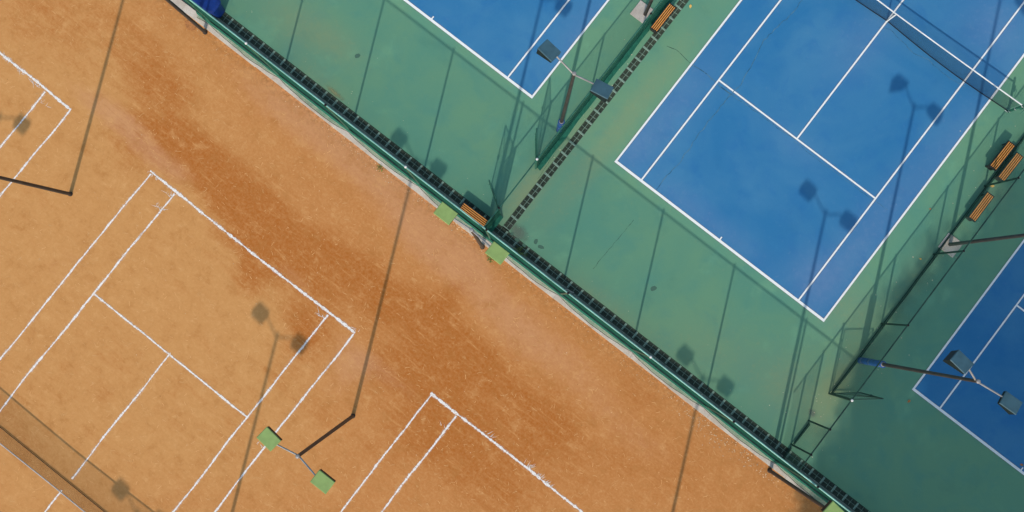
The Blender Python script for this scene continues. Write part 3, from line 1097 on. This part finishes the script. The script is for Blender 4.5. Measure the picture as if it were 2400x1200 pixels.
bench(-8.71, -5.42, R(1), 'orange slatted bench standing over the drain at the fence corner by the open gate')
bench(-7.575, 6.02, R(90), 'pale orange slatted bench at the top beside the drain grates and left fence')
bench(7.09, 10.0, R(89), 'slatted bench on the middle court side of the right fence, paired back to back')
bench(7.635, 9.82, R(89), 'slatted bench on the shaded side of the right fence, paired back to back')
bench(7.655, 7.73, R(90), 'slatted bench standing alone on the shaded side of the right fence near the concrete footing')

# ------------------------------------------------------------------ blue bin
b = empty('storage_bin', 'dark blue plastic bin against the tall fence over the drain at the top left', 'bin', (-23.02, -5.24, 0), R(3))
mb = MB()
w0, d0, w1, d1, hh = 0.50, 0.26, 0.60, 0.34, 0.86
P = []
for w_, d_, z_ in ((w0, d0, 0.01), (w1, d1, hh)):
    for k in range(24):
        a = 2 * math.pi * k / 24
        cx_ = abs(math.cos(a)) ** .35 * (1 if math.cos(a) > 0 else -1)
        sy_ = abs(math.sin(a)) ** .35 * (1 if math.sin(a) > 0 else -1)
        P.append((w_ * cx_, d_ * sy_, z_))
mb.add(P, [(k, (k + 1) % 24, 24 + (k + 1) % 24, 24 + k) for k in range(24)], 0, True)
mb.build('body', BLUEBIN, b)
mb = MB()
P = []
for w_, d_, z_ in ((w1 + .03, d1 + .03, hh), (w1 + .03, d1 + .03, hh + .05), (w1 * .9, d1 * .85, hh + .085)):
    for k in range(24):
        a = 2 * math.pi * k / 24
        cx_ = abs(math.cos(a)) ** .35 * (1 if math.cos(a) > 0 else -1)
        sy_ = abs(math.sin(a)) ** .35 * (1 if math.sin(a) > 0 else -1)
        P.append((w_ * cx_, d_ * sy_, z_))
fs = [(k + r * 24, (k + 1) % 24 + r * 24, 24 * (r + 1) + (k + 1) % 24, 24 * (r + 1) + k) for r in range(2) for k in range(24)]
fs.append(tuple(range(48, 72)))
mb.add(P, fs)
lid = mb.build('lid', BLUEBIN, b)
mb = MB()
mb.box((-.12, -d1 - .05, hh + .03), (.8, .035, .03))
mb.build('lit_edge', BLUELIT, lid)  # the bin's sunlit edge, put in as a strip of lighter blue


# ------------------------------------------------------------------ nets
def tennis_net(cx, cy, half, label, cord, tape, rope, bulge, h0, h1, post_mat, crank, tapew=0.055):
    t = empty('tennis_net', label, 'net', (cx, cy, 0))

    def htop(x):
        return h0 + (h1 - h0) * (abs(x) / half) ** 1.35

    def off(x, z):
        f = max(0.0, 1 - z / htop(x))
        return -bulge * math.sin(math.pi * min(1, abs(x) / half)) * f ** 0.8
    mb = MB()
    x = -half + .05
    while x < half - .05:
        zt = htop(x) - 0.02
        zs = [0.03, zt * .35, zt * .7, zt]
        for za, zb in zip(zs[:-1], zs[1:]):
            mb.tube((x, off(x, za), za), (x, off(x, zb), zb), 0.0033, 0.0033, 3, 0, False, False)
        x += 0.048
    nrow = 20
    for r_ in range(nrow):
        x = -half + .05
        while x < half - .05:
            x2 = min(half - .05, x + 0.4)
            za, zb = htop(x) * (r_ + .6) / nrow, htop(x2) * (r_ + .6) / nrow
            mb.tube((x, off(x, za), za), (x2, off(x2, zb), zb), 0.0033, 0.0033, 3, 0, False, False)
            x = x2
    mb.build('net_mesh', cord, t)
    mb, rp = MB(), MB()
    n_ = 40
    for i in range(n_):
        xa, xb = -half + 2 * half * i / n_, -half + 2 * half * (i + 1) / n_
        za, zb = htop(xa), htop(xb)
        q = tapew / 2
        mb.add([(xa, -q, za - .035), (xa, -q * .8, za + .006), (xa, q * .8, za + .006), (xa, q, za - .035),
                (xb, -q, zb - .035), (xb, -q * .8, zb + .006), (xb, q * .8, zb + .006), (xb, q, zb - .035)],
               [(0, 1, 5, 4), (1, 2, 6, 5), (2, 3, 7, 6)])
        rp.tube((xa, off(xa, .03), .03), (xb, off(xb, .03), .03), 0.016, 0.016, 5, 0, False)
    mb.build('headband', tape, t)
    rp.build('bottom_rope', rope, t)
    if crank:
        mb = MB()
        mb.quad((-.025, -.022, .02), (.025, -.022, .02), (.025, -.03, htop(0) - .03), (-.025, -.03, htop(0) - .03))
        mb.quad((-.025, .03, .02), (.025, .03, .02), (.025, .03, htop(0) - .03), (-.025, .03, htop(0) - .03))
        mb.build('center_strap', TAPE, t)
    for s in (-1, 1):
        mb = MB()
        xp = s * (half + 0.06)
        mb.tube((xp, 0, 0), (xp, 0, 1.09), 0.052, 0.052, 14)
        mb.dome((xp, 0, 1.09), 0.052, h=.5)
        po = mb.build('post', post_mat, t)
        mb = MB()
        mb.box((xp + s * .07, 0, .78), (.08, .09, .16))
        mb.tube((xp + s * .11, 0, .78), (xp + s * .20, 0, .78), .012, .012, 8)
        mb.tube((xp + s * .20, 0, .78), (xp + s * .20, -.16, .68), .012, .012, 8)
        mb.build('winch', GREENPIPE if crank else post_mat, po)
        mb = MB()
        for z in (.12, .5, .95):
            mb.tube((xp, 0, z), (xp, 0, z + .03), .060, .060, 12, caps=False)
        mb.tube((xp - s * .02, -.07, .06), (xp - s * .16, -.06, .05), .01, .01, 6)
        mb.build('lacing', TAPE, po)
    return t


tennis_net(0, 11.885, 6.28, 'dark tennis net with white headband across the middle blue court', NETCORD, TAPE, NETBLACK, .12, .84, .98, GREENPIPE, True, 0.034)
tennis_net(-15.15, -24.40, 6.38, 'brown tennis net with greyed headband across the orange clay court', CLAYNET, GREYTAPE, NETBLACK, .0, .95, 1.05, POLE, False, 0.03)


# ------------------------------------------------------------------ small things on the ground
def leaf(px, py, ln_, label, mat, rz, z=0.006):
    p = at(px, py)
    mb = MB()
    w = ln_ * .32
    prof = [(-.5, 0), (-.3, .6), (0, 1), (.28, .7), (.5, 0)]
    V, F = [], []
    for u, q in prof:
        V += [(u * ln_, -w * q, .02 * q + .012 * u), (u * ln_, 0, .004), (u * ln_, w * q, .024 * q)]
    for i in range(len(prof) - 1):
        a = i * 3
        F += [(a, a + 3, a + 4, a + 1), (a + 1, a + 4, a + 5, a + 2)]
    mb.add(V, F, 0, True)
    mb.tube((-.5 * ln_, 0, .006), (-.72 * ln_, .01, .01), .003, .003, 4)
    o = mb.build('fallen_leaf', mat)
    o.location = (p.x, p.y, z)
    o.rotation_euler = (0, 0, rz)
    tag(o, label, 'leaf')


leaf(1618, 15, .17, 'pale yellow leaf on the green surface right of the top bench', LEAFY, R(120))
leaf(2325, 436, .20, 'yellow leaf on the ground between the bench pair and the single bench', LEAFY, R(40))
leaf(2157, 607, .11, 'small yellow leaf beside the foot of the right fence below the concrete footing', LEAFY, R(10))
leaf(2130, 940, .16, 'brown leaf on the shaded green beside the right court corner', LEAFO, R(80))
leaf(2394, 1089, .16, 'reddish brown leaf on the shaded blue near the baseline centre mark', LEAFO, R(200), .010)
leaf(2180, 490, .09, 'small brown leaf on the green strip beside the middle court sideline', LEAFO, R(20))
leaf(446, 60, .62, 'long dry palm leaf scrap lying on the clay by the kerb', LEAFO, R(-3))


def plant(px, py, r, label, n=46):
    p = at(px, py)
    t = empty('weed_plant', label, 'plant', (p.x, p.y, 0))
    mb, st = MB(), MB()
    for _ in range(n):
        a = random.uniform(0, 2 * math.pi)
        rr = r * random.uniform(.1, 1) ** .7
        h = random.uniform(.03, .18) * (1.2 - rr / r)
        c = Vector((rr * math.cos(a) * 1.4, rr * math.sin(a), h))
        st.tube((c.x * .2, c.y * .2, 0), c, .003, .002, 3, 0, False)
        l = random.uniform(.03, .065)
        d = Vector((math.cos(a + random.uniform(-1, 1)), math.sin(a + random.uniform(-1, 1)), random.uniform(-.2, .5))).normalized()
        s = d.cross(Vector((0, 0, 1))).normalized() * l * .4
        mb.add([c - d * l * .5, c + s, c + d * l, c - s], [(0, 1, 2, 3)])
    mb.build('leaves', WEED, t)
    st.build('stem', WEED, t)


plant(1220, 590, .22, 'yellow green weed growing beside the drain grates right of the fence corner')
plant(1150, 607, .14, 'small green weed on the clay below the lamp heads at the kerb', 26)
plant(893, 393, .16, 'small yellow green weed growing on the clay at the kerb left of the pole shadow', 22)

mb = MB()


def pebble(x, y, r, z=0.0):
    V = []
    for (a, b_, c_) in ((1, 0, 0), (-1, 0, 0), (0, 1, 0), (0, -1, 0), (0, 0, .8), (0, 0, -.6)):
        q = r * random.uniform(.6, 1.2)
        V.append((x + a * q, y + b_ * q, z + c_ * q * .7))
    mb.add(V, [(0, 2, 4), (2, 1, 4), (1, 3, 4), (3, 0, 4), (2, 0, 5), (1, 2, 5), (3, 1, 5), (0, 3, 5)])


for (px, py, n_, sx, sy, rmax) in ((1640, 985, 60, .6, .20, .035), (1690, 1040, 60, 1.1, .22, .032), (1770, 1085, 50, .7, .16, .04), (1600, 950, 35, .9, .2, .025), (1100, 540, 70, 1.0, .18, .035), (1080, 530, 30, .5, .15, .04),
                                   (860, 380, 35, .9, .12, .03), (1180, 620, 30, .8, .2, .028), (1260, 680, 30, .9, .2, .025), (800, 320, 22, .8, .1, .03), (990, 470, 30, .6, .12, .03), (700, 250, 12, .8, .1, .025),
                                   (1420, 810, 40, 1.6, .2, .025), (1330, 730, 30, 1.2, .2, .022), (500, 100, 25, .7, .15, .025), (1530, 900, 30, 1.0, .2, .022)):
    p = at(px, py)
    for _ in range(int(n_ * 1.8)):
        yy = min(-6.11, p.y + random.gauss(0, sy))
        pebble(p.x + random.gauss(0, sx), yy, rmax * random.uniform(.25, 1) ** 1.6)
for _ in range(260):
    px, py = random.uniform(0, 1900), random.uniform(0, 1200)
    p = at(px, py)
    if p.y < -6.3:
        pebble(p.x, p.y, random.uniform(.008, .022))
o = mb.build('gravel', STONE, kind='stuff')
o['label'] = 'pale stone crumbs and litter along the kerb on the clay'

# short pale straws and slide marks strewn over the clay
mb = MB()
for _ in range(3400):
    px, py = random.uniform(-40, 2000), random.uniform(-40, 1240)
    p = at(px, py)
    if p.y > -6.3:
        continue
    a = random.gauss(R(20), .9)
    l = random.uniform(.05, .20)
    bend = random.uniform(-.35, .35)
    w = random.uniform(.004, .010)
    c = Vector((p.x, p.y, 0.0035))
    for _k in range(3):
        d = Vector((math.cos(a), math.sin(a), 0)) * l / 3
        nn = Vector((-d.y, d.x, 0)).normalized() * w
        e = c + d
        mb.quad(c - nn, e - nn, e + nn, c + nn)
        c = e
        a += bend
o = mb.build('straw', STRAW, kind='stuff')
o['label'] = 'short pale straws and scuffs strewn over the orange clay'
mb = MB()
for fx_, y0_, y1_, n_, side in ((FBX, -5, 12, 70, .9), (FAX, -2, 9, 50, .4), (FBX, -5, 12, 30, 2.5)):
    for _ in range(n_):
        pebble(fx_ + random.gauss(.1, side * .45), random.uniform(y0_, y1_), random.uniform(.008, .030), .004)
for _ in range(140):
    pebble(random.uniform(-22, 12), random.uniform(-5.72, -5.46), random.uniform(.008, .028), .004)
for _ in range(60):
    pebble(random.uniform(-22, 9), dy1 + abs(random.gauss(0, .5)), random.uniform(.006, .018), .004)
o = mb.build('litter', LITTER, kind='stuff')
o['label'] = 'pale crumbs of litter and dry leaf caught along the fences and drains'

# loose black hose and pipe lying against the kerb and in the gutter
mb = MB()
pts = [at(q[0], q[1]) for q in ((1325, 678), (1333, 680), (1340, 684), (1345, 686))]
mb.path([(p.x, p.y, .03) for p in pts], .012, 6)
o = mb.build('drain_hose', PIPE)
tag(o, 'short pale hose lying in the dark gutter beside a fence post', 'hose')


# ------------------------------------------------------------------ tall trees beyond the courts (they shade the right court)
def tree(x, y, H, cr, ch, label, seed, n_cl=135, per=100):
    rnd = random.Random(seed)
    t = empty('tall_tree', label, 'tree', (x, y, -.25), rnd.uniform(0, 6), 'tall trees beside the right court')
    tr = MB()
    tr.tube((0, 0, 0), (.1, .05, H * .45), .34, .26, 10)
    tr.tube((.1, .05, H * .45), (0, .1, H * .8), .26, .12, 10)
    for _ in range(9):
        a = rnd.uniform(0, 6.28)
        z0 = H * rnd.uniform(.42, .7)
        tr.tube((.08, .06, z0), (math.cos(a) * cr * .7, math.sin(a) * cr * .7, z0 + rnd.uniform(1.2, 3)), .11, .04, 6)
    tr.build('trunk', BARK, t)
    mb = MB()
    zc = H - ch
    for _ in range(n_cl):
        a = rnd.uniform(0, 6.28)
        rr = cr * math.sqrt(rnd.uniform(0, 1))
        zz = rnd.uniform(-1, 1) * ch * math.sqrt(max(0.05, 1 - (rr / cr) ** 2))
        c = Vector((rr * math.cos(a), rr * math.sin(a), zc + zz))
        R_ = rnd.uniform(.7, 1.25)
        for _ in range(per):
            d = Vector((rnd.gauss(0, 1), rnd.gauss(0, 1), rnd.gauss(0, .8)))
            d = d.normalized() * R_ * rnd.uniform(.3, 1)
            p = c + d
            u = Vector((rnd.uniform(-1, 1), rnd.uniform(-1, 1), rnd.uniform(-.5, .5))).normalized()
            w = u.cross(Vector((rnd.uniform(-.6, .6), rnd.uniform(-.6, .6), 1))).normalized()
            l = rnd.uniform(.13, .24)
            mb.add([p - u * l, p + w * l * .5, p + u * l, p - w * l * .5], [(0, 1, 2, 3)])
    mb.build('crown', TREELEAF, t)
    return t


TREES = [(22.3, -24.6, 20.5, 4.0, 4.0), (21.3, -18.4, 20.5, 4.4, 4.2), (21.5, -13.0, 20.0, 4.2, 3.8), (28.2, -24.0, 21.0, 5.0, 4.4), (28.6, -15.5, 21.0, 5.0, 4.4), (25.5, 0.5, 21.0, 4.6, 5.0), (26.5, 8.5, 21.0, 4.8, 5.0), (27.0, 17.0, 21.0, 4.8, 5.0), (24.6, -21.5, 21.5, 4.2, 4.2), (25.0, -14.0, 21.0, 4.2, 4.0)]  # trees with positive y are added to block sky light over the court
for i, (x, y, H, cr, ch) in enumerate(TREES):
    tree(x, y, H, cr, ch, 'unseen tall leafy tree outside the courts and shading the right court', 40 + i)
